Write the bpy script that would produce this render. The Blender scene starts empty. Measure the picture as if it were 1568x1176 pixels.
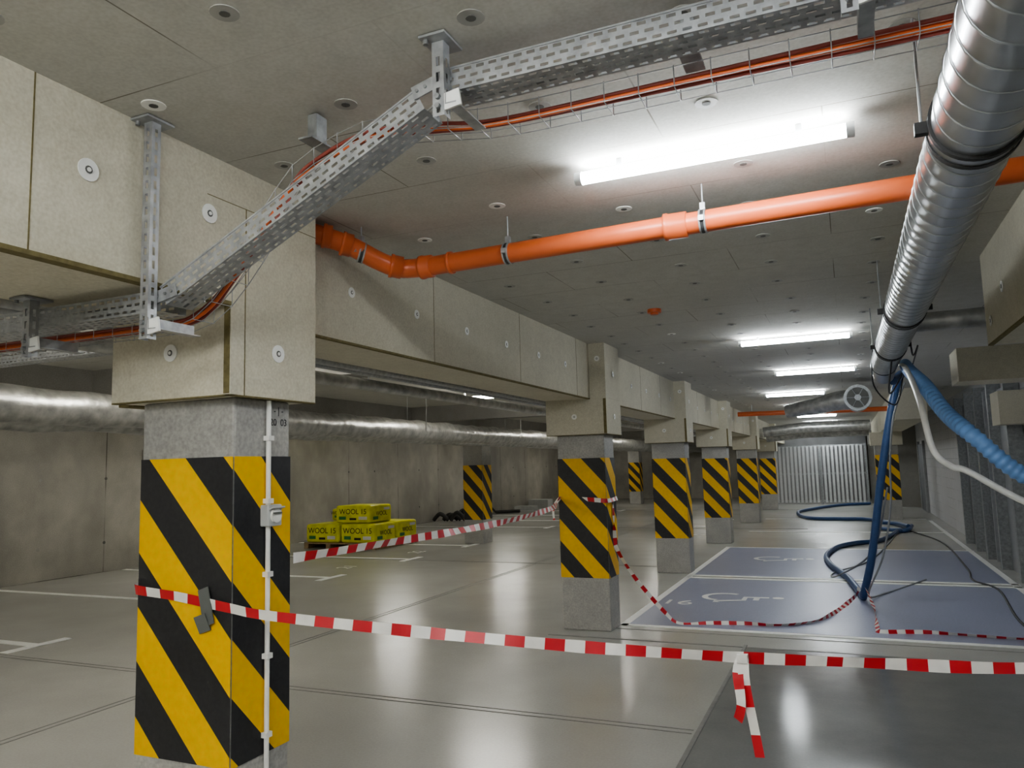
import bpy, math, random
from mathutils import Vector, Matrix
random.seed(7)
COL=bpy.context.scene.collection
# ---------------------------------------------------------------- materials
def new_mat(name):
    m=bpy.data.materials.new(name); m.use_nodes=True
    nt=m.node_tree; b=nt.nodes['Principled BSDF']
    return m,nt,b
def plain(name,col,rough=.5,metal=0.0,var=0.08,scale=12,bump=0.0,emit=None,es=0):
    m,nt,b=new_mat(name); N=nt.nodes; L=nt.links
    tc=N.new('ShaderNodeTexCoord'); no=N.new('ShaderNodeTexNoise')
    no.inputs['Scale'].default_value=scale; no.inputs['Detail'].default_value=3
    L.new(tc.outputs['Object'],no.inputs['Vector'])
    r=N.new('ShaderNodeValToRGB')
    r.color_ramp.elements[0].position=.3; r.color_ramp.elements[1].position=.7
    r.color_ramp.elements[0].color=tuple(c*(1-var) for c in col)+(1,)
    r.color_ramp.elements[1].color=tuple(min(1,c*(1+var)) for c in col)+(1,)
    L.new(no.outputs['Fac'],r.inputs['Fac']); L.new(r.outputs['Color'],b.inputs['Base Color'])
    b.inputs['Roughness'].default_value=rough; b.inputs['Metallic'].default_value=metal
    if bump:
        bp=N.new('ShaderNodeBump'); bp.inputs['Strength'].default_value=bump; bp.inputs['Distance'].default_value=.01
        L.new(no.outputs['Fac'],bp.inputs['Height']); L.new(bp.outputs['Normal'],b.inputs['Normal'])
    return m
def mottled(name,c1,c2,c3,s1=.6,s2=9,rough=(.5,.7),bump=.2,seams=None,spec=.5,fine=60,stretch=(1,1,1),grain=.18,c3w=.6,da=4,dd=5):
    """concrete-like surface: large stains + medium cloud + fine grain, optional panel seams"""
    m,nt,b=new_mat(name); N=nt.nodes; L=nt.links
    tc=N.new('ShaderNodeTexCoord'); mp=N.new('ShaderNodeMapping'); mp.inputs['Scale'].default_value=stretch
    L.new(tc.outputs['Object'],mp.inputs['Vector'])
    a=N.new('ShaderNodeTexNoise'); a.inputs['Scale'].default_value=s1; a.inputs['Detail'].default_value=da; a.inputs['Roughness'].default_value=.55
    d=N.new('ShaderNodeTexNoise'); d.inputs['Scale'].default_value=s2; d.inputs['Detail'].default_value=dd; d.inputs['Roughness'].default_value=.6
    f=N.new('ShaderNodeTexNoise'); f.inputs['Scale'].default_value=fine; f.inputs['Detail'].default_value=1
    L.new(mp.outputs['Vector'],a.inputs['Vector'])
    for n in (d,f): L.new(tc.outputs['Object'],n.inputs['Vector'])
    def soft(src,lo,hi,t0,t1):
        r=N.new('ShaderNodeMapRange'); r.interpolation_type='SMOOTHSTEP'
        r.inputs['From Min'].default_value=lo; r.inputs['From Max'].default_value=hi
        r.inputs['To Min'].default_value=t0; r.inputs['To Max'].default_value=t1
        L.new(src,r.inputs['Value']); return r.outputs['Result']
    cm=N.new('ShaderNodeMixRGB'); cm.inputs['Color1'].default_value=c1+(1,); cm.inputs['Color2'].default_value=c2+(1,)
    L.new(soft(a.outputs['Fac'],.22,.78,0,1),cm.inputs['Fac'])
    mx=N.new('ShaderNodeMixRGB'); mx.inputs['Color2'].default_value=c3+(1,)
    L.new(soft(d.outputs['Fac'],.25,.85,0,c3w),mx.inputs['Fac']); L.new(cm.outputs['Color'],mx.inputs['Color1'])
    g=N.new('ShaderNodeMixRGB'); g.blend_type='OVERLAY'; g.inputs['Fac'].default_value=grain
    L.new(mx.outputs['Color'],g.inputs['Color1']); L.new(f.outputs['Fac'],g.inputs['Color2'])
    out=g.outputs['Color']
    if seams:
        axes,w,h,ms,scol,off=seams
        sp=N.new('ShaderNodeSeparateXYZ'); cb=N.new('ShaderNodeCombineXYZ')
        L.new(tc.outputs['Object'],sp.inputs[0])
        L.new(sp.outputs[axes[0]],cb.inputs[0]); L.new(sp.outputs[axes[1]],cb.inputs[1])
        br=N.new('ShaderNodeTexBrick'); br.inputs['Scale'].default_value=1
        br.inputs['Brick Width'].default_value=w; br.inputs['Row Height'].default_value=h
        br.inputs['Mortar Size'].default_value=ms; br.inputs['Mortar Smooth'].default_value=.1
        br.offset=off
        L.new(cb.outputs[0],br.inputs['Vector'])
        q=N.new('ShaderNodeTexNoise'); q.inputs['Scale'].default_value=1.1
        L.new(tc.outputs['Object'],q.inputs['Vector'])
        mu=N.new('ShaderNodeMath'); mu.operation='MULTIPLY'
        L.new(br.outputs['Fac'],mu.inputs[0]); L.new(soft(q.outputs['Fac'],.38,.6,.12,.9),mu.inputs[1])
        ms2=N.new('ShaderNodeMixRGB'); ms2.inputs['Color2'].default_value=scol+(1,)
        L.new(mu.outputs[0],ms2.inputs['Fac']); L.new(out,ms2.inputs['Color1']); out=ms2.outputs['Color']
    L.new(out,b.inputs['Base Color'])
    L.new(soft(a.outputs['Fac'],.2,.8,rough[0],rough[1]),b.inputs['Roughness'])
    b.inputs['Specular IOR Level'].default_value=spec
    if bump:
        bp=N.new('ShaderNodeBump'); bp.inputs['Strength'].default_value=bump; bp.inputs['Distance'].default_value=.006
        L.new(d.outputs['Fac'],bp.inputs['Height']); L.new(bp.outputs['Normal'],b.inputs['Normal'])
    return m
M={}
M['ceil']=mottled('insulation_ceiling',(.51,.50,.455),(.61,.60,.55),(.47,.46,.41),s1=.6,s2=11,rough=(.8,.95),bump=.15,seams=((0,1),1.2,.6,.003,(.20,.18,.14),.5),spec=.2,grain=.16,fine=75)
M['insul']=mottled('insulation_panel',(.55,.52,.415),(.645,.61,.495),(.49,.46,.365),s1=1.2,s2=18,rough=(.8,.95),bump=.25,spec=.2,fine=80,grain=.22)
M['core']=plain('insulation_core_edge',(.17,.14,.06),.9,var=.2,scale=40)
M['floor']=mottled('floor_screed',(.445,.44,.41),(.525,.52,.485),(.42,.415,.385),s1=.35,s2=1.5,rough=(.205,.262),bump=0,spec=.5,grain=.08,c3w=.6,da=3,dd=4)
M['wet']=mottled('floor_fresh_coating',(.19,.195,.19),(.24,.245,.235),(.26,.26,.25),s1=.8,s2=4,rough=(.11,.18),bump=.04,spec=.5,grain=.08,da=2,dd=2)
M['bay']=mottled('floor_blue_bay',(.27,.295,.41),(.33,.355,.465),(.30,.32,.43),s1=1.0,s2=10,rough=(.3,.42),bump=.05)
M['conc']=mottled('concrete_column',(.34,.335,.315),(.46,.45,.42),(.29,.285,.265),s1=2.5,s2=12,rough=(.6,.8),bump=.4,grain=.35)
M['wall']=mottled('concrete_wall',(.26,.25,.22),(.54,.52,.455),(.27,.255,.22),s1=.7,s2=2.2,rough=(.6,.85),bump=.3,seams=((1,2),2.6,5.2,.012,(.10,.09,.08),0),stretch=(1,1,.55),grain=.2)
M['block']=mottled('wall_blockwork',(.54,.54,.55),(.60,.60,.60),(.49,.49,.49),s1=1,s2=10,rough=(.8,.9),bump=.2,seams=((1,2),.5,.24,.006,(.35,.35,.35),.5))
M['white']=plain('white_paint',(.78,.78,.75),.5,var=.05,scale=30)
M['line']=plain('floor_line_paint',(.90,.90,.87),.45,var=.06,scale=20)
M['joint']=plain('floor_joint',(.22,.215,.20),.7,var=.1)
M['yellow']=mottled('yellow_paint',(.84,.46,.010),(.90,.52,.015),(.66,.38,.012),s1=3,s2=30,rough=(.35,.5),bump=.15)
M['black']=mottled('black_paint',(.014,.014,.016),(.02,.02,.022),(.035,.035,.035),s1=3,s2=30,rough=(.4,.6),bump=.15)
M['galv']=plain('galvanised_steel',(.38,.39,.395),.45,.6,var=.2,scale=25)
M['galvd']=plain('galvanised_steel_dull',(.28,.29,.29),.5,.5,var=.2,scale=25)
M['duct']=plain('spiral_duct_steel',(.46,.48,.495),.3,.92,var=.12,scale=6)
M['foil']=plain('foil_wrap',(.42,.42,.40),.36,.7,var=.3,scale=9,bump=1.0)
M['rubber']=plain('black_rubber',(.03,.03,.03),.6)
M['orange']=plain('orange_pvc',(.60,.125,.045),.36,var=.05,scale=8)
M['redcab']=plain('red_cable',(.28,.06,.045),.45,var=.15)
M['orcab']=plain('orange_cable',(.62,.12,.035),.45,var=.15)
M['lampw']=plain('lamp_housing',(.75,.77,.78),.4)
M['wplast']=plain('white_plastic',(.80,.79,.75),.4)
M['gplast']=plain('grey_plastic',(.50,.51,.50),.4)
M['disc']=plain('fixing_washer',(.84,.84,.80),.5,.0,var=.05)
M['cdisc']=plain('ceiling_fixing_washer_grey',(.38,.37,.34),.6,.0,var=.1)
M['dgrey']=plain('fixing_recess',(.12,.12,.11),.8)
M['dark']=plain('dark_inside',(.03,.03,.03),.9)
M['red']=plain('tape_red',(.58,.025,.035),.4)
M['twhite']=plain('tape_white',(.82,.80,.76),.4)
M['duck']=plain('duct_tape_grey',(.13,.14,.13),.5)
M['bluehose']=plain('blue_hose',(.04,.085,.21),.4,var=.1)
M['bluelt']=plain('blue_corrugated_hose',(.19,.36,.70),.4,var=.1)
M['greyhose']=plain('grey_cable',(.25,.26,.27),.5)
M['ywrap']=plain('yellow_wrap',(.82,.80,.05),.28,var=.15,scale=5,bump=.6)
M['wood']=plain('pallet_wood',(.35,.25,.14),.8,var=.25,scale=18)
M['steel']=plain('grey_steel_door',(.32,.33,.335),.5,.2,var=.08)
M['steeld']=plain('dark_steel',(.14,.145,.15),.5,.2,var=.08)
M['gate']=plain('gate_steel',(.50,.51,.51),.45,.2,var=.05)
M['gback']=plain('rear_wall_paint',(.22,.22,.22),.8,var=.1,scale=2)
M['ink']=plain('ink',(.03,.03,.03),.7)
M['green']=plain('green_print',(.05,.25,.08),.5)
M['bag']=plain('dark_bag',(.05,.05,.05),.7)
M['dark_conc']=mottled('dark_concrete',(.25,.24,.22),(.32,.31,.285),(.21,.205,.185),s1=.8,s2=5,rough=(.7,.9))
def emis(name,col,s):
    m=bpy.data.materials.new(name); m.use_nodes=True; nt=m.node_tree; nt.nodes.clear()
    e=nt.nodes.new('ShaderNodeEmission'); o=nt.nodes.new('ShaderNodeOutputMaterial')
    e.inputs['Color'].default_value=col+(1,); e.inputs['Strength'].default_value=s
    nt.links.new(e.outputs[0],o.inputs[0]); return m
M['tube']=emis('led_tube_light',(.90,.955,1.0),34)
M['tubew']=emis('led_tube_light_warm',(1,.97,.89),42)
# ---------------------------------------------------------------- mesh builder
class MB:
    def __init__(s): s.v=[];s.f=[];s.mi=[];s.mats=[];s.sm=[]
    def m(s,k):
        if k not in s.mats: s.mats.append(k)
        return s.mats.index(k)
    def add(s,vs,fs,mat,smooth=False):
        o=len(s.v); s.v+= [tuple(p) for p in vs]
        i=s.m(mat)
        for f in fs: s.f.append(tuple(o+j for j in f)); s.mi.append(i); s.sm.append(smooth)
    def box(s,a,b,mat):
        x0,y0,z0=a;x1,y1,z1=b
        vs=[(x0,y0,z0),(x1,y0,z0),(x1,y1,z0),(x0,y1,z0),(x0,y0,z1),(x1,y0,z1),(x1,y1,z1),(x0,y1,z1)]
        s.add(vs,[(0,3,2,1),(4,5,6,7),(0,1,5,4),(1,2,6,5),(2,3,7,6),(3,0,4,7)],mat)
    def obox(s,c,ax,ay,az,mat):
        c=Vector(c);ax,ay,az=Vector(ax),Vector(ay),Vector(az)
        vs=[c+i*ax+j*ay+k*az for k in(-1,1) for i,j in((-1,-1),(1,-1),(1,1),(-1,1))]
        s.add(vs,[(0,3,2,1),(4,5,6,7),(0,1,5,4),(1,2,6,5),(2,3,7,6),(3,0,4,7)],mat)
    def tube(s,path,r,mat,seg=12,caps=True,smooth=True,capmat=None):
        P=[Vector(p) for p in path]; n=len(P)
        R=r if isinstance(r,(list,tuple)) else [r]*n
        t0=(P[1]-P[0]).normalized()
        up=Vector((0,0,1)) if abs(t0.z)<.9 else Vector((1,0,0))
        u=t0.cross(up).normalized(); prev=t0; vs=[]
        for i in range(n):
            t=(P[min(i+1,n-1)]-P[max(i-1,0)])
            t=t.normalized() if t.length>1e-9 else prev
            q=prev.rotation_difference(t); u=(q@u).normalized(); u=(u-t*u.dot(t)).normalized(); w=t.cross(u); prev=t
            for k in range(seg):
                a=2*math.pi*k/seg; vs.append(P[i]+R[i]*(math.cos(a)*u+math.sin(a)*w))
        fs=[]
        for i in range(n-1):
            for k in range(seg):
                k2=(k+1)%seg
                fs.append((i*seg+k,i*seg+k2,(i+1)*seg+k2,(i+1)*seg+k))
        s.add(vs,fs,mat,smooth)
        if caps:
            s.add(vs[:seg],[tuple(range(seg-1,-1,-1))],capmat or mat); s.add(vs[-seg:],[tuple(range(seg))],capmat or mat)
    def cyl(s,a,b,r,mat,seg=16,**k): s.tube([a,b],r,mat,seg,**k)
    def build(s,name,parent=None,bevel=0):
        me=bpy.data.meshes.new(name); me.from_pydata(s.v,[],s.f)
        for k in s.mats: me.materials.append(M[k])
        me.polygons.foreach_set('material_index',s.mi); me.polygons.foreach_set('use_smooth',s.sm); me.update()
        o=bpy.data.objects.new(name,me); COL.objects.link(o)
        if parent: o.parent=parent
        if bevel:
            md=o.modifiers.new('bevel','BEVEL'); md.width=bevel; md.segments=2; md.limit_method='ANGLE'
        return o
def empty(name,loc=(0,0,0)):
    e=bpy.data.objects.new(name,None); COL.objects.link(e); e.empty_display_size=.1; return e
def spline(pts,n=10):
    P=[Vector(p) for p in pts]; out=[]
    for i in range(len(P)-1):
        p0=P[max(i-1,0)];p1=P[i];p2=P[i+1];p3=P[min(i+2,len(P)-1)]
        for k in range(n):
            t=k/n
            out.append(.5*((2*p1)+(-p0+p2)*t+(2*p0-5*p1+4*p2-p3)*t*t+(-p0+3*p1-3*p2+p3)*t**3))
    out.append(P[-1]); return out
def resample(P,step):
    out=[P[0].copy()]; acc=0
    for a,b in zip(P[:-1],P[1:]):
        d=(b-a).length; 
        if d<1e-9: continue
        t=step-acc
        while t<=d: out.append(a+(b-a)*(t/d)); t+=step
        acc=(acc+d)%step if d+acc>=step else acc+d
    return out
H=3.07   # ceiling height
HR=H-.003
# ---------------------------------------------------------------- room shell
def slab(name,a,b,mat): 
    k=MB(); k.box(a,b,mat); return k.build(name)
slab('floor',(-13.2,-5,-.2),(2.45,39,0),'floor')
slab('ceiling',(-13.2,-5,H),(2.45,39,H+.2),'ceil')
slab('wall_left',(-13.2,-5,0),(-13,39,H),'wall')
slab('wall_back',(-13.2,38.6,0),(2.45,38.8,H),'wall')
slab('wall_front',(-13.2,-5,0),(2.45,-4.8,H),'wall')
slab('wall_right',(2.25,-5,0),(2.45,39,H),'block')
slab('wall_right_far_infill',(.75,33.0,0),(2.24,33.2,H),'dark_conc')
k=MB()
for i in range(28):
    for z in (.55,1.75): k.cyl((-13.0,1.3+i*1.3,z),(-12.997,1.3+i*1.3,z),.03,'dgrey' if (i*7)%3 else 'cdisc',10,smooth=False)
k.build('wall_tie_holes')
# floor finishes
slab('floor_coating_patch',(-1.0,-4.8,0),(2.25,7.7,.003),'wet')
slab('floor_bay_disabled',(-2.33,8.47,0),(1.9,12.0,.004),'bay')
slab('floor_bay_disabled_rear',(-2.33,12.35,0),(1.9,16.4,.004),'bay')
k=MB()
for y in (8.37,12.05,12.3,16.4): k.box((-2.4,y-.01 if y==12.3 else y,0),(2.0,y+.09,.005),'line')
k.box((-2.42,8.37,0),(-2.33,16.5,.005),'line'); k.box((1.9,8.37,0),(1.99,24,.005),'line')
for y in (20.2,24.5): k.box((-2.4,y,0),(1.9,y+.09,.005),'line')
for y in (3.1,5.62,8.2,10.72,13.3,15.9,21.0,23.6,26.2,28.8): 
    k.box((-12.9,y,0),(-8.0,y+.12,.005),'line'); k.box((-8.12,y-.3,0),(-8.0,y+.42,.006),'line')
for y in (3.1,5.62,8.2): k.box((-4.0,y+16,0),(-3.3,y+16.1,.005),'line')
k.build('floor_parking_lines')
k=MB()
for dx in (0,.07): k.box((-5.4+dx,-4.8,0),(-5.388+dx,38,.003),'joint')
for y in (5.2,13.2,21.0,29): 
    for dx in (0,.07): k.box((-13,y+dx,0),(-1.05,y+.012+dx,.003),'joint')
k.box((-1.03,-4.8,0),(-1.0,7.8,.006),'joint'); k.box((-3,7.7,0),(2.25,7.73,.004),'joint'); k.box((-3,8.2,0),(2.25,8.21,.004),'joint')
k.build('floor_joints')
def stroke(mb,pts,w,z,mat):
    P=[Vector((x,y,0)) for x,y in pts]; vs=[];n=len(P)
    for i,p in enumerate(P):
        t=(P[min(i+1,n-1)]-P[max(i-1,0)]).normalized(); nn=Vector((-t.y,t.x,0))*w/2
        vs+= [p+nn+Vector((0,0,z)),p-nn+Vector((0,0,z))]
    mb.add(vs,[(2*i,2*i+1,2*i+3,2*i+2) for i in range(n-1)],mat)
def wheelchair(cx,cy,sc,name):
    k=MB()
    def T(a): return [(cx+sc*y_,cy-sc*x_) for x_,y_ in a]   # symbol top points +X
    arc=[(-.05+.36*math.cos(a),-.25+.36*math.sin(a)) for a in [math.radians(150+ i*12) for i in range(0,17)]]
    stroke(k,T(arc),.11*sc,.007,'line')
    stroke(k,T([(-.12,.5),(-.08,.1),(.22,.1),(.4,-.35),(.52,-.33)]),.12*sc,.0075,'line')
    stroke(k,T([(-.1,.3),(.2,.3)]),.1*sc,.0072,'line')
    hd=[(-.12+.1*math.cos(a*.5236),.65+.1*math.sin(a*.5236)) for a in range(12)]
    k.add([(x,y,.007) for x,y in T(hd)],[tuple(range(12))],'line')
    k.build(name)
wheelchair(-1.40,10.4,.72,'floor_wheelchair_symbol'); wheelchair(-1.2,14.6,.72,'floor_wheelchair_symbol')
def text(name,body,size,mat,loc,rot,parent=None):
    c=bpy.data.curves.new(name,'FONT'); c.body=body; c.size=size; c.extrude=.0005; c.align_x='CENTER'; c.align_y='CENTER'
    c.materials.append(M[mat]); o=bpy.data.objects.new(name,c); COL.objects.link(o); o.location=loc; o.rotation_euler=rot
    if parent: o.parent=parent
    return o
text('floor_bay_number','16',.42,'line',(-2.1,9.9,.006),(0,0,0))
text('floor_bay_number','20',.4,'line',(-8.6,9.5,.006),(0,0,math.pi/2)); text('floor_bay_number','21',.4,'line',(-8.6,12.0,.006),(0,0,math.pi/2)); text('floor_bay_number','22',.4,'line',(-8.6,14.5,.006),(0,0,math.pi/2))
# ---------------------------------------------------------------- columns
CX0,CX1=-2.945,-2.405
def striped(mb,x0,y0,x1,y1,z0,z1,per=.47,ph=0.0):
    e=.004
    faces=[((x0,y0),(x1,y0)),((x1,y0),(x1,y1)),((x1,y1),(x0,y1)),((x0,y1),(x0,y0))]
    cum=0
    for (ax,ay),(bx,by) in faces:
        Ln=math.hypot(bx-ax,by-ay); dx,dy=(bx-ax)/Ln,(by-ay)/Ln; nx,ny=dy,-dx
        def clip(poly,lo,hi):
            for sgn,lim in ((1,lo),(-1,-hi)):
                out=[]
                for i in range(len(poly)):
                    p=poly[i];q=poly[(i+1)%len(poly)]
                    fp=sgn*(p[1]+(p[0]+cum)*1.08)-lim; fq=sgn*(q[1]+(q[0]+cum)*1.08)-lim
                    if fp>=0: out.append(p)
                    if fp*fq<0:
                        t=fp/(fp-fq); out.append((p[0]+(q[0]-p[0])*t,p[1]+(q[1]-p[1])*t))
                poly=out
                if len(poly)<3: return []
            return poly
        lo0=z0+cum*1.08; hi0=z1+(cum+Ln)*1.08
        i=math.floor((lo0-ph)/(per/2))
        while ph+i*per/2<hi0:
            lo=ph+i*per/2; poly=clip([(0,z0),(Ln,z0),(Ln,z1),(0,z1)],lo,lo+per/2)
            if poly:
                mb.add([(ax+dx*u+nx*e,ay+dy*u+ny*e,z) for u,z in poly],[tuple(range(len(poly)))],'yellow' if i%2 else 'black')
            i+=1
        cum+=Ln
def column(x0,y0,w=.54,d=.36,top=H,ph=.1,cap=None):
    root=empty('striped_column')
    k=MB(); k.box((x0,y0,0),(x0+w,y0+d,2.085 if cap else top),'conc'); k.build('concrete_shaft',root,bevel=.012)
    k=MB(); striped(k,x0,y0,x0+w,y0+d,.55,1.83,ph=ph); k.build('hazard_stripes',root)
    return root
ys=[2.54,8.02,12.5,17.2,23.0,29.2]
for i,y in enumerate(ys):
    column(CX0,y,ph=(.24,.24,.2,.24,.3,.2)[i],cap=True)
def insulated_cap(y,first=False):
    k=MB(); a=.10
    x0,x1=-3.03,-2.335
    k.box((x0,y-a,2.086),(x1,y+.36+a,2.47),'insul')
    if not first: k.box((-2.62,y-a,2.47),(x1,y+.36+a,H),'insul')
    k.box((x1-.035,y-a-.003,2.09),(x1-.003,y-a,2.465),'core')
    k.box((x0,y-a,2.08),(x1,y-a+.03,2.087),'core'); k.box((x1-.03,y-a,2.08),(x1,y+.36+a,2.087),'core')
    return k
k=insulated_cap(ys[0],True); k.box((-3.13,2.56,2.08),(-3.03,3.0,2.46),'core'); k.build('insulated_column_cap',None,bevel=.004)
for y in ys[1:]:
    insulated_cap(y).build('insulated_column_cap',None,bevel=.004)
k=MB(); k.box((-3.03,-4.8,2.47),(-2.335,3.0,H),'insul')
k.box((-2.38,-4.8,2.462),(-2.333,2.44,2.478),'core')
for y,z0,z1 in ((1.56,2.47,H),(2.52,2.08,2.9)): k.box((-2.336,y,z0),(-2.3335,y+.005,z1),'core')
k.box((-2.336,2.3,2.9),(-2.3335,3.0,2.903),'core')
k.build('beam_insulated_near')
k=MB(); k.box((-3.03,3.0,2.47),(-2.515,38,H),'insul'); k.box((-2.545,3.0,2.463),(-2.513,38,2.474),'core')
for y in (4.5,6.0,7.5,10.2,11.4,14.5,16,19.5,21.3): k.box((-2.516,y,2.47),(-2.5135,y+.004,H),'core')
k.build('beam_insulated_main')
k=MB(); k.box((.9,-4.8,2.47),(1.45,5.85,H),'insul'); k.box((.9,-4.8,2.463),(.93,5.85,2.472),'core'); k.build('beam_insulated_right')
k=MB(); k.box((1.05,8.6,2.47),(2.25,9.15,2.8),'insul'); k.build('beam_insulated_cross')
k=MB(); k.box((1.9,12.0,2.15),(2.25,12.6,2.6),'insul'); k.build('beam_end_insulation')
k=MB(); k.box((.9,16.5,2.47),(1.45,33,H),'insul'); k.build('beam_insulated_right_far')
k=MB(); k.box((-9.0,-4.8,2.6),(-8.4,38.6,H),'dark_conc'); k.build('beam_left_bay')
k=MB()
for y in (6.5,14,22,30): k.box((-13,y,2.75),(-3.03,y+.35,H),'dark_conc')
k.build('beams_cross_left_bay')
# fixings
def washer(mb,c,n,r=.034,mat='disc'):
    c=Vector(c);n=Vector(n)
    mb.cyl(c,c+n*.004,r,mat,18,smooth=False); mb.cyl(c+n*.004,c+n*.0055,r*.36,'dgrey',10,smooth=False); mb.cyl(c+n*.0055,c+n*.008,r*.2,'disc',8,smooth=False)
k=MB()
for y,z in ((1.76,2.81),(2.31,2.82),(2.73,2.29),(.9,2.8),(.2,2.8)): washer(k,(-2.333,y,z),(1,0,0),.04)
washer(k,(-2.67,2.437,2.285),(0,-1,0),.038)
for i in range(6): washer(k,(-2.513,3.55+.72*i,2.76),(1,0,0),.03)
for y in ys[1:]:
    washer(k,(-2.7,y-.103,2.28),(0,-1,0),.03); washer(k,(-2.33,y+.18,2.28),(1,0,0),.03); washer(k,(-2.33,y+.18,2.75),(1,0,0),.03); washer(k,(-2.42,y-.103,2.9),(0,-1,0),.03)
for i in range(24):
    y=8.9+i*.8
    if not any(abs(y-q-.18)<.35 for q in ys): washer(k,(-2.513,y,2.76),(1,0,0),.03)
washer(k,(.897,5.2,2.73),(-1,0,0),.034); washer(k,(.897,5.65,2.6),(-1,0,0),.034)
k.build('beam_fixing_washers')
k=MB()
for j in range(34):
    for i,x in enumerate((-2.16,-1.55,-.95,-.36,.24,1.8)):
        y=-1.2+.52*j*1.2+(.25 if i%2 else 0)+random.uniform(-.04,.04)
        if x==1.8 and y<6: continue
        if abs(y-3.13)<.1: continue
        c=Vector((x+random.uniform(-.03,.03),y,H))
        k.cyl(c,c-Vector((0,0,.003)),.042,'disc' if random.random()<.08 else 'cdisc',16,smooth=False); k.cyl(c-Vector((0,0,.003)),c-Vector((0,0,.005)),.016,'dgrey',10,smooth=False)
k.build('ceiling_fixing_washers')
k=MB(); k.cyl((-1.44,6.45,H),(-1.44,6.45,H-.03),.06,'orange',20); k.cyl((-1.44,6.45,H-.03),(-1.44,6.45,H-.045),.035,'orange',16); k.build('orange_pipe_stub')
# ---------------------------------------------------------------- conduit etc on near column
root=empty('wall_conduit_with_socket')
k=MB(); xf=-2.405
k.cyl((xf+.018,2.735,0.02),(xf+.018,2.735,2.08),.011,'wplast',12)
for z in (.62,.95,1.3,1.62,1.9): k.box((xf+.004,2.717,z),(xf+.034,2.753,z+.022),'wplast')
k.build('conduit',root)
k=MB(); k.box((xf+.002,2.70,1.52),(xf+.05,2.79,1.615),'gplast'); k.build('socket_box',root,bevel=.006)
k=MB(); k.cyl((xf+.05,2.745,1.567),(xf+.06,2.745,1.567),.032,'wplast',20); k.box((xf+.06,2.72,1.575),(xf+.068,2.77,1.582),'dgrey')
k.obox((xf+.06,2.745,1.60),(.012,0,.004),(0,.04,0),(-.001,0,.003),'gplast'); k.build('socket_lid',root)
text('column_marking','20  03',.045,'ink',(xf+.001,2.82,1.985),(math.pi/2,0,math.pi/2))
text('column_marking','- | -',.045,'ink',(xf+.001,2.82,2.04),(math.pi/2,0,math.pi/2))
# ---------------------------------------------------------------- cable tray
def perf(mb,p0,p1,w,nrows,mat='galv',cell=.05,slot=.028,fill=.42,th=0):
    p0,p1,w=Vector(p0),Vector(p1),Vector(w); d=p1-p0; L=d.length; u=d/L; rh=1/nrows
    for r in range(nrows):
        off=(r%2)*cell/2; a=0; v0,v1=r*rh,(r+1)*rh; vm=(v0+v1)/2; h0,h1=vm-rh*fill/2,vm+rh*fill/2
        def q(a0,a1,b0,b1):
            mb.add([p0+u*a0+w*b0,p0+u*a1+w*b0,p0+u*a1+w*b1,p0+u*a0+w*b1],[(0,1,2,3)],mat)
        if off: q(0,off,v0,v1)
        a=off
        while a<L-1e-4:
            e=min(a+cell,L)
            if e-a<cell*.95: q(a,e,v0,v1)
            else:
                s0=a+(cell-slot)/2; s1=s0+slot
                q(a,s0,v0,v1); q(s1,e,v0,v1); q(s0,s1,v0,h0); q(s0,s1,h1,v1)
            a=e
def tray(mb,a,b,y0=2.02,w=.12,h=.075):
    a,b=Vector((a[0],y0,a[1])),Vector((b[0],y0,b[1])); d=(b-a).normalized(); n=Vector((-d.z,0,d.x))
    if n.z<0: n=-n
    perf(mb,a,b,Vector((0,w,0)),4,fill=.4,cell=.042,slot=.026); perf(mb,a,b,n*h,3,fill=.4,cell=.042,slot=.026)
    perf(mb,a+Vector((0,w,0)),b+Vector((0,w,0)),n*h,3,fill=.4,cell=.042,slot=.026)
    for yy in (0,w): mb.obox((a+b)/2+Vector((0,yy,0))+n*h,(b-a)/2,(0,.003,0),n*.003,'galv')
root=empty('cable_tray')
k=MB(); tray(k,(-6.0,2.355),(-2.27,2.355)); k.build('lower_run',root)
k=MB(); tray(k,(-2.24,2.375),(-1.15,2.885)); k.build('sloping_run',root)
k=MB(); tray(k,(-1.10,2.92),(.88,2.92)); k.build('upper_run',root)
k=MB()
for c,ang in (((-2.255,2.39),.2),((-1.12,2.935),.25)):
    for yy in (2.013,2.146): 
        k.obox((c[0],yy,c[1]+.02),(math.cos(ang)*.07,0,math.sin(ang)*.07),(0,.003,0),(-math.sin(ang)*.022,0,math.cos(ang)*.022),'galv')
        for t in (-.05,-.02,.02,.05): k.cyl((c[0]+t,yy-.002,c[1]+.02+t*ang),(c[0]+t,yy-.009,c[1]+.02+t*ang),.006,'galvd',6)
k.build('joint_plates',root)
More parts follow.
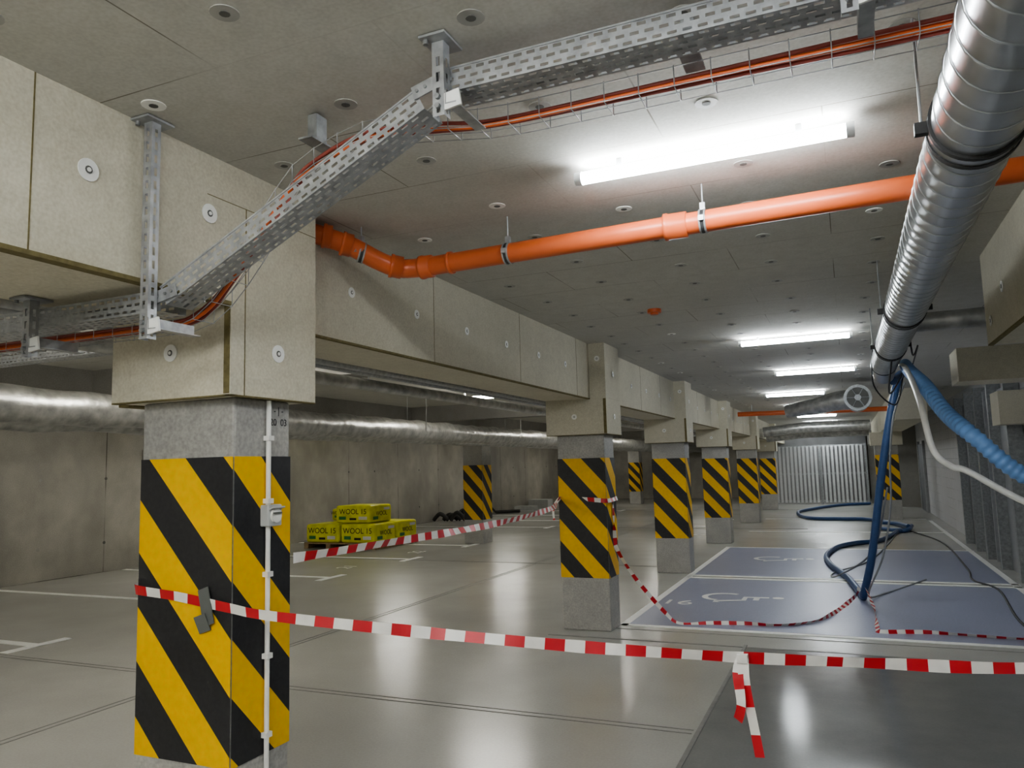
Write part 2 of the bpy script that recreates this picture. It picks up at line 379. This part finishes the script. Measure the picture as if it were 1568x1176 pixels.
def hanger(x,z0,top=HR,y=1.985,arm=True):
    k=MB(); w=.02
    perf(k,(x-w,y-w,z0),(x-w,y-w,top),(2*w,0,0),1,cell=.05,slot=.03,fill=.34)
    perf(k,(x-w,y-w,z0),(x-w,y-w,top),(0,2*w,0),1,cell=.05,slot=.03,fill=.3)
    perf(k,(x+w,y-w,z0),(x+w,y-w,top),(0,2*w,0),1,cell=.05,slot=.03,fill=.3)
    k.box((x-.045,y-.06,top-.008),(x+.045,y+.06,top),'galv'); k.cyl((x-.03,y-.04,top-.008),(x-.03,y-.04,top-.022),.009,'galvd',6)
    if arm:
        zb=z0+.055
        k.box((x+.022,y-.02,zb-.02),(x+.026,y+.19,zb+.022),'galv'); k.box((x+.022,y-.02,zb-.022),(x+.06,y+.19,zb-.018),'galv')
        k.obox((x+.045,y-.015,zb-.01),(.028,0,.004),(0,.004,0),(-.004,0,.026),'white')
        for dz in (0,.03): k.cyl((x,y-w,z0+.03+dz),(x,y-w-.012,z0+.03+dz),.009,'galvd',6)
    return k
for x,z0,top in ((-2.29,2.245,HR),(-1.07,2.82,HR),(.08,2.84,HR),(-2.93,2.235,2.467),(-4.6,2.235,HR),(-5.9,2.235,HR)):
    hanger(x,z0,top).build('tray_hanger',root)
# wire basket + red cables beside the tray
root=empty('cable_run')
base=[(-6.0,2.2,2.32),(-4.5,2.2,2.33),(-3.2,2.2,2.34),(-2.5,2.2,2.34),(-2.28,2.2,2.36),(-2.1,2.2,2.49),(-1.87,2.22,2.78),(-1.75,2.22,2.87),(-1.5,2.22,2.94),(-1.25,2.24,2.93),(-1.0,2.26,2.905),(-.4,2.26,2.90),(.35,2.26,2.90),(.88,2.26,2.90)]
k=MB()
for j in range(4):
    oy=(j%2)*.022; oz=(j//2)*.018
    pts=[(x+random.uniform(-.01,.01),y+oy+random.uniform(-.004,.004),z+oz+random.uniform(-.006,.006)) for x,y,z in base]
    k.tube(spline(pts,6),.007,'redcab' if j%3 else 'orcab',8)
k.build('cables',root)
k=MB(); P=resample(spline(base,8),.11)
for oy,oz in ((-.03,.045),(-.03,-.015),(.075,.045),(.075,-.015),(.02,-.015)):
    k.tube([p+Vector((0,oy,oz)) for p in P],.0018,'galv',5)
for p in P:
    k.tube([p+Vector((0,-.03,.05)),p+Vector((0,-.03,-.018)),p+Vector((0,.075,-.018)),p+Vector((0,.075,.05))],.0018,'galv',5)
k.build('wire_basket',root)
k=MB()
for x in (-1.72,-.35,.5): k.box((x-.02,2.19,2.96),(x+.02,2.25,HR-.004),'galvd'); k.box((x-.03,2.15,2.955),(x+.03,2.31,2.962),'galvd')
k.build('basket_brackets',root)
k=MB()
tray(k,(-6.2,2.60),(-4.6,2.60),y0=3.6); k.build('cable_tray_left_bay')
# ---------------------------------------------------------------- orange drain pipe
root=empty('orange_drain_pipe')
k=MB(); R=.052
k.tube([(-2.08,3.6,2.86),(.895,3.6,2.905)],R,'orange',28)
el=spline([(-2.50,3.14,3.0),(-2.44,3.24,2.985),(-2.36,3.34,2.95),(-2.27,3.46,2.89),(-2.2,3.56,2.862),(-2.08,3.6,2.86),(-2.0,3.6,2.86)],6)
k.tube(el,R,'orange',28)
def collar(p,d,l=.07,r=.062,mat='orange'):
    p=Vector(p);d=Vector(d).normalized()
    q=[p-d*l/2,p-d*l/2+d*.002,p-d*l/2+d*.018,p-d*l/2+d*.02,p+d*l/2-d*.002,p+d*l/2]
    k.tube(q,[R*.99,r+.004,r+.004,r,r,R*.99],mat,28)
collar((-2.05,3.6,2.86),(1,0,0)); collar((-1.9,3.6,2.863),(1,0,0),.02,.057); collar((-2.21,3.54,2.868),(1,.8,-.2)); collar((-.68,3.6,2.881),(1,0,0),.11,.062)
collar((-2.38,3.32,2.96),(1,.9,-.3),.06); collar((-2.44,3.23,2.99),(1,.8,-.2),.05,.062)
k.build('pipe',root)
k=MB()
for x in (-2.33,-1.56,-.55):
    y=3.6 if x>-2 else 3.385; z=2.86+(x+2.08)*.015 if x>-2 else 2.925
    d=Vector((1,0,0)) if x>-2 else Vector((1,.9,-.3)).normalized()
    p=Vector((x,y,z)); 
    for s in (-.012,.012): k.tube([p+d*s-d*.004,p+d*s+d*.004],.058,'galv',24)
    k.tube([p-d*.012,p+d*.012],.0555,'rubber',24)
    k.cyl((x,y,z+.05),(x,y,HR),.004,'galv',8); k.box((x-.012,y-.012,z+.055),(x+.012,y+.012,z+.09),'galv'); k.box((x-.012,y-.07,z-.012),(x+.012,y-.055,z+.012),'galv')
k.build('pipe_clamps',root)
# ---------------------------------------------------------------- tubes lights
def lamp(x0,x1,y,z=3.01,warm=False,r=.027,mat=None):
    root=empty('tube_light'); mat=mat or ('tubew' if warm else 'tube')
    k=MB(); k.tube([(x0+.03,y,z),(x1-.03,y,z)],r,mat,10); k.build('led_tube',root)
    k=MB()
    k.tube([(x0,y,z),(x0+.03,y,z)],r+.003,'lampw',14); k.tube([(x1-.03,y,z),(x1,y,z)],r+.003,'lampw',14)
    for t in (x0+.2,x1-.2): k.box((t-.012,y-.01,z+r-.002),(t+.012,y+.01,HR),'lampw')
    k.build('lamp_caps',root)
for y in (-4.0,-2.6,-1.2,0.2): lamp(-1.02,.11,y)  # row carries on behind camera, with unseen extra tubes added to brighten
for y in (-3.2,-.7): lamp(-2.2,-1.1,y,warm=True)  # unseen added tubes, only there to lift the near beam and ceiling
lamp(-1.02,.11,3.13); lamp(-1.0,.13,8.52); lamp(-.9,.2,11.8); lamp(-1.4,-.3,15.7)
for y in (19.6,24,28.5): lamp(-1.3,-.2,y)
lamp(-1.3,.2,31.5,z=2.62)
for y in (-3,1.5,5.2,11.2,17.3,24,31): lamp(-5.9,-4.8,y,z=2.9,warm=True)
for y in (-2,4,10.5,17,24,32): lamp(-11.2,-10.1,y,z=2.62,warm=True)
# ---------------------------------------------------------------- main spiral duct
root=empty('spiral_ventilation_duct')
DX,DZ,DR=.41,2.715,.122
k=MB(); k.tube([(DX,-2,DZ),(DX,8.75,DZ)],DR,'duct',48)
P=[]
t=-1.95; pitch=.115
n=int((8.7-t)/pitch*24)
for i in range(n):
    a=2*math.pi*i/24; P.append((DX+(DR+.001)*math.cos(a),t+pitch*i/24,DZ+(DR+.001)*math.sin(a)))
k.tube(P,.0035,'duct',5); k.build('spiral_tube',root)
k=MB()
for y in (2.5,5.6,7.4):
    for s in (-.035,.035): k.tube([(DX,y+s-.012,DZ),(DX,y+s+.012,DZ)],DR+.009,'rubber',40)
    k.tube([(DX,y-.03,DZ),(DX,y+.03,DZ)],DR+.005,'duct',40)
    k.cyl((DX-DR-.02,y,DZ),(DX-DR-.02,y,HR),.004,'galv',8); k.cyl((DX+DR+.02,y,DZ),(DX+DR+.02,y,HR),.004,'galv',8)
    for s in (-1,1): k.box((DX+s*(DR+.02)-.02,y-.015,DZ-.015),(DX+s*(DR+.02)+.02,y+.015,DZ+.02),'rubber')
k.build('clamps',root)
k=MB(); k.tube([(DX,8.74,DZ),(DX,8.8,DZ),(DX-.0,8.9,DZ-.02),(DX,9.05,DZ-.1)],[DR+.006,DR+.006,.12,.10],'duct',32,capmat='dark'); k.build('end_reducer',root)
# second duct with open end facing the camera, flex leading left
root=empty('ventilation_duct_open_end')
k=MB(); k.tube([(.22,13.9,2.75),(.22,14.6,2.75)],.20,'duct',36); k.tube([(.22,13.88,2.75),(.22,13.96,2.75)],[.215,.215],'galv',36,capmat='galvd')
k.tube([(.22,13.872,2.75),(.22,13.88,2.75)],.17,'dgrey',32)
for i in range(6):
    a=i*math.pi/3; k.tube([(.22,13.865,2.75),(.22+.17*math.cos(a),13.865,2.75+.17*math.sin(a))],.007,'galvd',6)
k.cyl((.22,13.85,2.75),(.22,13.88,2.75),.05,'galvd',20)
k.build('duct_mouth',root)
k=MB(); pa=resample(spline([(.12,14.3,2.75),(-.1,14.35,2.74),(-.45,14.45,2.68),(-.95,14.6,2.62)],8),.02)
k.tube(pa,[.17*(1-.35*i/len(pa))+.008*(i%2) for i in range(len(pa))],'foil',24); k.build('flex_section',root)
k=MB()
for z,yy in ((2.75,25.6),(2.6,26.4)): k.tube([(-2.4,yy,z-.1),(-1.2,yy,z),(.69,yy,z)],.16,'foil',20)
k.build('foil_duct_far')
k=MB(); k.tube([(DX+DR+.01,6.75,2.80),(2.24,6.75,2.80)],.075,'foil',20); k.build('foil_branch_duct')
k=MB(); k.tube([(-2.32,18.8,2.86),(.88,18.8,2.82)],.055,'orange',18); 
for x in (-2,-.8,.3): k.cyl((x,18.8,2.88),(x,18.8,HR),.006,'galv',6)
k.build('orange_drain_pipe')
# ---------------------------------------------------------------- foil pipes & pipework in left hall
k=MB()
def wrinkly(x,z,r,y0=-4,y1=38):
    P=[(x+random.uniform(-.01,.01),y0+i*.25,z+random.uniform(-.01,.01)) for i in range(int((y1-y0)/.25))]
    k.tube(P,[r+random.uniform(-.012,.006)+(.01 if i%4==0 else 0) for i in range(len(P))],'foil',20)
wrinkly(-6.5,2.40,.165); wrinkly(-6.95,2.32,.11)
for x,z,r in ((-6.5,2.38,.18),):
    for y in range(3,38,4): 
        k.cyl((x-r,y,z),(x-r,y,HR),.005,'galv',6); k.cyl((x+r,y,z),(x+r,y,HR),.005,'galv',6)
k.build('foil_insulated_ducts')
k=MB()
for x,z,r,m_ in ((-3.9,2.66,.03,'galv'),(-4.05,2.66,.03,'galv'),(-4.4,2.62,.06,'foil')):
    k.tube([(x,-4,z),(x,38,z)],r,m_,12)
    for y in range(0,38,3): k.cyl((x,y+.5,z),(x,y+.5,HR),.005,'galv',6)
k.build('pipework_left_bay')
k=MB()
for x,z,r,m_ in ((-9.5,2.5,.06,'galv'),(-9.8,2.5,.04,'galvd')):
    k.tube([(x,-4,z),(x,38,z)],r,m_,12)
k.build('pipework_left_wall')
k=MB(); k.box((-12.98,11.2,2.05),(-12.9,14.2,2.3),'dark_conc'); k.build('wall_trunking')
# ---------------------------------------------------------------- mid columns, right columns
column(-8.43,16.4,.5,.5,top=2.6,ph=.1); column(-9.0,33.6,.5,.5,top=2.6,ph=.2); 
column(.72,24.4,.6,.5,top=2.1,ph=.1)
k=MB(); k.box((.62,24.3,2.1),(1.45,25.0,2.47),'insul'); k.build('insulated_column_cap')
# ---------------------------------------------------------------- gate
root=empty('sliding_gate')
k=MB(); x=-2.7
while x<.6: k.box((x,32.7,.06),(x+.085,32.74,2.28),'gate'); x+=.15
for z in (.06,1.15,2.24): k.box((-2.75,32.74,z),(.65,32.79,z+.07),'galvd')
for x in (-2.75,-1.05,.6): k.box((x,32.68,0),(x+.08,32.8,2.32),'galvd')
k.build('bars',root)
k=MB(); k.box((-3.2,36.0,0),(.75,36.1,H),'gback'); k.build('wall_behind_gate')
lamp(-2.0,-.6,34.2)
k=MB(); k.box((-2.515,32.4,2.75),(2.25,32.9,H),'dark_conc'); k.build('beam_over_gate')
k=MB()
for i in range(4): k.tube(spline([(-2.3,29+i*.3,2.55+i*.05),(-1.6,29+i*.3,2.7),(.8,29+i*.3,2.7)],6),.035,'galv',8)
k.build('pipework_far')
# ---------------------------------------------------------------- right wall doors
root=empty('steel_partition')
k=MB()
for y0,y1,m_ in ((12.6,13.9,'steel'),(14.0,15.2,'steeld'),(15.3,16.4,'steel'),(16.5,17.8,'steeld')):
    k.box((2.19,y0,.0),(2.24,y1,2.75),m_)
for y in (12.5,13.9,15.2,16.4,17.8): k.box((2.05,y,0),(2.24,y+.1,2.9),'galvd')
for y in (13.0,14.9): k.box((2.14,y,0),(2.19,y+.06,2.8),'steel')
k.build('panels',root)
k=MB(); k.box((2.19,27.5,0),(2.245,29.2,2.15),'steeld'); k.box((2.17,27.4,0),(2.245,27.5,2.25),'steel'); k.box((2.17,29.2,0),(2.245,29.3,2.25),'steel'); k.build('door_1')
k=MB(); k.box((1.6,30.5,0),(2.25,30.7,H),'dark_conc'); k.build('wall_right_return')
# ---------------------------------------------------------------- yellow packs on pallet
root=empty('wrapped_insulation_packs')
def pack(a,b,name='pack'):
    k=MB(); k.box(a,b,'ywrap'); o=k.build(name,root); 
    md=o.modifiers.new('b','BEVEL'); md.width=.06; md.segments=4
    for p in o.data.polygons: p.use_smooth=True
    k=MB(); cx,cy,cz=[(a[i]+b[i])/2 for i in range(3)]; dz=(b[2]-a[2])
    w=(b[0]-a[0])-.2; 
    k.box((a[0]+.1,a[1]-.003,a[2]+.08),(a[0]+.1+w*.25,a[1],a[2]+.08+dz*.18),'green'); k.box((b[0]-.1-w*.3,a[1]-.003,a[2]+.08),(b[0]-.1,a[1],a[2]+.08+dz*.18),'white')
    k.box((cx-w*.12,a[1]-.003,a[2]+.07),(cx+w*.12,a[1],a[2]+.07+dz*.12),'ink')
    w2=(b[1]-a[1])-.2
    k.box((b[0],a[1]+.1,a[2]+.07),(b[0]+.003,a[1]+.1+w2*.3,a[2]+.07+dz*.18),'green'); k.box((b[0],b[1]-.1-w2*.35,b[2]-.07-dz*.14),(b[0]+.003,b[1]-.1,b[2]-.07),'white')
    k.build(name+'_print',root)
    text(name+'_lettering','WOOL 15',dz*.42,'ink',(cx,a[1]-.004,cz+dz*.14),(math.pi/2,0,0),root)
    text(name+'_lettering','WOOL',dz*.36,'ink',(b[0]+.004,cy,cz),(math.pi/2,0,math.pi/2),root)
ox,oy=-11.75,14.75
for i in range(2):
    for j in range(2):
        pack((ox+i*.98,oy+j*.95,.14),(ox+i*.98+.93,oy+j*.95+.9,.56),'pack')
pack((ox+.62,oy+.3,.565),(ox+1.6,oy+1.2,.97),'pack')
pack((ox-.02,oy+1.0,.565),(ox+.5,oy+1.8,.86),'pack')
k=MB()
for i in range(8): k.box((ox-.05,oy+i*.24,.11),(ox+1.95,oy+i*.24+.16,.14),'wood')
for i in range(4): k.box((ox-.05+i*.62,oy,0),(ox+.07+i*.62,oy+1.85,.11),'wood')
k.build('pallet',root)
root=empty('tool_pile')
k=MB()
for i in range(7):
    c=(-12.4+random.uniform(-.3,.4),23.2+random.uniform(-.6,.6),.12)
    k.tube(spline([(c[0]-.25,c[1],.06),(c[0],c[1],.3+random.uniform(-.1,.1)),(c[0]+.25,c[1]+.1,.06)],5),.07,'bag',8)
k.build('bags',root)
root=empty('floor_tools')
k=MB()
k.box((-12.6,29,.0),(-11.8,29.6,.18),'gplast'); k.box((-12.8,31,.0),(-11.9,31.6,.35),'gplast'); k.box((-11.7,33,.0),(-11.1,33.5,.3),'bag')
k.cyl((-12.6,27.2,.05),(-12.9,26.4,.75),.04,'bag',8); k.cyl((-12.6,27.2,.06),(-11.9,27.9,.06),.06,'bag',8)
k.build('tools',root)
# ---------------------------------------------------------------- barrier tapes
def ribbon(mb,pts,w=.05,blk=.078,tw=0,up0=(0,0,1),n=12,ph=0):
    P=resample(spline(pts,n),.02); i=0
    N_=len(P)
    for i in range(N_-1):
        def fr(j):
            t=(P[min(j+1,N_-1)]-P[max(j-1,0)]).normalized()
            u=Vector(up0); u=(u-t*u.dot(t)); u=u.normalized() if u.length>1e-3 else Vector((1,0,0))
            a=tw*math.sin(j*.055)+.15*math.sin(j*.21)
            u=Matrix.Rotation(a,3,t)@u
            return u*w/2*(1-.12*abs(math.sin(j*.09)))
        a,b=fr(i),fr(i+1)
        mat='red' if int((i*.02+ph)/blk)%2 else 'twhite'
        mb.add([P[i]-a,P[i+1]-b,P[i+1]+b,P[i]+a],[(0,1,2,3)],mat,True)
yf=2.528
root=empty('barrier_tape')
k=MB()
ribbon(k,[(-2.955,2.6,1.26),(-2.952,yf,1.255),(-2.7,yf-.002,1.235),(-2.41,yf-.002,1.20),(-2.2,2.56,1.17),(-1.6,2.76,1.10),(-1.0,2.98,1.035),(-.43,3.2,.985),(.1,3.39,.955),(.56,3.55,.935),(1.3,3.8,.95),(2.24,4.1,1.0)],w=.048,tw=.25)
ribbon(k,[(-.43,3.19,.985),(-.425,3.17,.9),(-.40,3.16,.75),(-.38,3.15,.62)],w=.045,up0=(1,0,0),tw=.5,blk=.09)
ribbon(k,[(-.43,3.19,.985),(-.45,3.18,.93),(-.44,3.15,.82),(-.46,3.16,.75)],w=.045,up0=(1,0,0),tw=.7,blk=.06)
k.obox((-.43,3.19,.985),(.02,0,0),(0,.02,0),(0,0,.015),'twhite')
k.build('tape_near',root)
k=MB(); k.obox((-2.53,2.522,1.20),(.028,0,.01),(0,.002,0),(-.018,0,.075),'duck'); k.obox((-2.545,2.518,1.13),(.03,0,.01),(0,.003,0),(-.01,-.008,.035),'duck'); k.build('duct_tape_patch',root)
k=MB()
ribbon(k,[(-2.39,2.91,1.36),(-2.37,3.6,1.355),(-2.4,5.2,1.345),(-2.6,6.9,1.36),(-2.93,8.0,1.40),(-2.6,8.005,1.385),(-2.39,8.01,1.37),(-2.39,8.4,1.38)],w=.05,tw=.5)
ribbon(k,[(-2.93,7.995,1.40),(-3.0,7.98,1.30),(-2.99,7.97,1.15)],w=.04,tw=.8,up0=(1,0,0))
k.build('barrier_tape')
k=MB()
ribbon(k,[(-2.385,8.2,1.36),(-2.38,8.2,.95),(-2.36,8.25,.8),(-2.2,8.35,.5),(-1.95,8.5,.15),(-1.8,8.56,.02),(-1.5,8.65,.02),(-1.14,8.72,.02),(-.74,8.76,.02),(-.4,9.14,.02),(-.2,9.8,.03),(-.02,10.5,.08),(.02,10.55,.18)],w=.05,tw=1.0)
ribbon(k,[(.08,10.55,.2),(.15,9.8,.08),(.16,8.9,.02),(.2,8.69,.02),(.66,8.77,.02),(1.4,8.70,.02),(2.2,8.75,.02)],w=.05,tw=1.0)
k.build('barrier_tape')
# ---------------------------------------------------------------- hoses
root=empty('blue_hose')
k=MB()
k.tube(spline([(.50,9.1,2.56),(.62,9.6,2.68),(.61,10,2.66),(.52,10,2.36),(.36,10.05,1.6),(.19,10.2,.62),(.08,10.5,.14),(.06,10.59,.05)],8),.045,'bluehose',12)
k.tube(spline([(.06,10.59,.045),(-.02,11.4,.045),(-.14,12.4,.045),(-.38,13.75,.045),(-.46,15.0,.045),(-.3,16.4,.045),(.02,17.2,.045),(.53,17.95,.045),(1.01,20.5,.045)],8),.045,'bluehose',12)
k.tube(spline([(.65,32.0,.05),(-.4,31,.05),(-1.3,28.6,.05),(-1.6,26.8,.05),(-1.2,24.4,.05),(-.26,24.0,.05),(.4,23.8,.05),(1.05,22.0,.05),(1.2,20.5,.05),(.9,20.0,.05)],8),.05,'bluehose',12)
k.tube(spline([(1.2,20.5,.13),(1.0,21.3,.13),(.6,21.8,.1),(.5,21.0,.06),(1.1,20.1,.06),(1.3,21.0,.1)],8),.045,'bluehose',12)
k.build('hose',root)
k=MB()
k.tube(spline([(.66,9.9,2.6),(.5,9.6,2.2),(.44,9.8,1.7),(.42,10,1.2),(.30,10.1,.6),(.12,10.45,.1),(.35,11.2,.015),(.9,12.5,.015)],8),.012,'greyhose',8)
k.tube(spline([(.4,10.0,1.4),(.2,10.6,.6),(-.25,12.0,.1),(-.3,13,.015),(.3,15,.015),(1.08,21.24,.015)],8),.012,'greyhose',8)
k.tube(spline([(1.08,21.24,.012),(1.62,18.1,.012),(1.58,14,.012),(1.49,12.6,.012),(1.67,11.76,.012),(1.53,9.4,.012),(1.8,8.2,.012)],8),.014,'rubber',8)
k.tube(spline([(DX-.1,8.6,2.85),(.3,8.8,2.5),(.5,9.0,2.3),(.62,9.4,2.65)],8),.008,'rubber',6)
k.tube(spline([(DX,7.4,2.6),(.4,8.0,2.35),(.55,8.8,2.55),(.62,9.6,2.7)],8),.008,'rubber',6)
k.tube(spline([(DX+.15,7.4,3.0),(.62,8.0,2.7),(.75,9.0,2.9),(.7,9.7,2.65)],8),.008,'rubber',6)
k.build('cords',root)
root=empty('corrugated_hose')
k=MB(); pa=resample(spline([(.62,9.0,2.72),(.56,7.6,2.5),(.58,6.6,2.28),(.66,6.2,2.05),(.78,5.9,1.87),(1.05,5.9,1.60),(1.5,5.9,1.4),(2.0,6.0,1.3),(2.24,6.0,1.3)],14),.012)
k.tube(pa,[.052+.006*math.sin(i*1.57) for i in range(len(pa))],'bluelt',20); k.build('blue_hose_body',root)
k=MB(); k.tube(spline([(.58,9.0,2.72),(.52,7.4,2.5),(.50,6.2,2.15),(.54,6.0,1.8),(.64,6.0,1.68),(.74,6.0,1.64),(1.04,6.0,1.44),(1.5,6.0,1.22),(2.24,6.1,1.0)],10),.022,'wplast',12); k.build('white_hose_body',root)
# ---------------------------------------------------------------- camera
X=Vector((0.9162,0.0680,0.3950));Y=Vector((0.3998,-0.0887,-0.9123)); X.normalize()
Y=(Y-X*Y.dot(X)).normalized(); Z=X.cross(Y)
R=Matrix((X,Y,Z))
cam=bpy.data.cameras.new('camera'); cam.sensor_width=36; cam.lens=1173/1568*36; cam.clip_start=.05; cam.clip_end=200
co=bpy.data.objects.new('camera',cam); COL.objects.link(co); co.matrix_world=Matrix.Translation((0,0,1.75))@R.to_4x4()
bpy.context.scene.camera=co
w=bpy.data.worlds.new('world'); bpy.context.scene.world=w; w.use_nodes=True
w.node_tree.nodes['Background'].inputs[0].default_value=(.5,.52,.5,1); w.node_tree.nodes['Background'].inputs[1].default_value=.05
vs=bpy.context.scene.view_settings
vs.view_transform='AgX'; vs.look='AgX - Medium High Contrast'; vs.exposure=1.0; vs.gamma=1.12
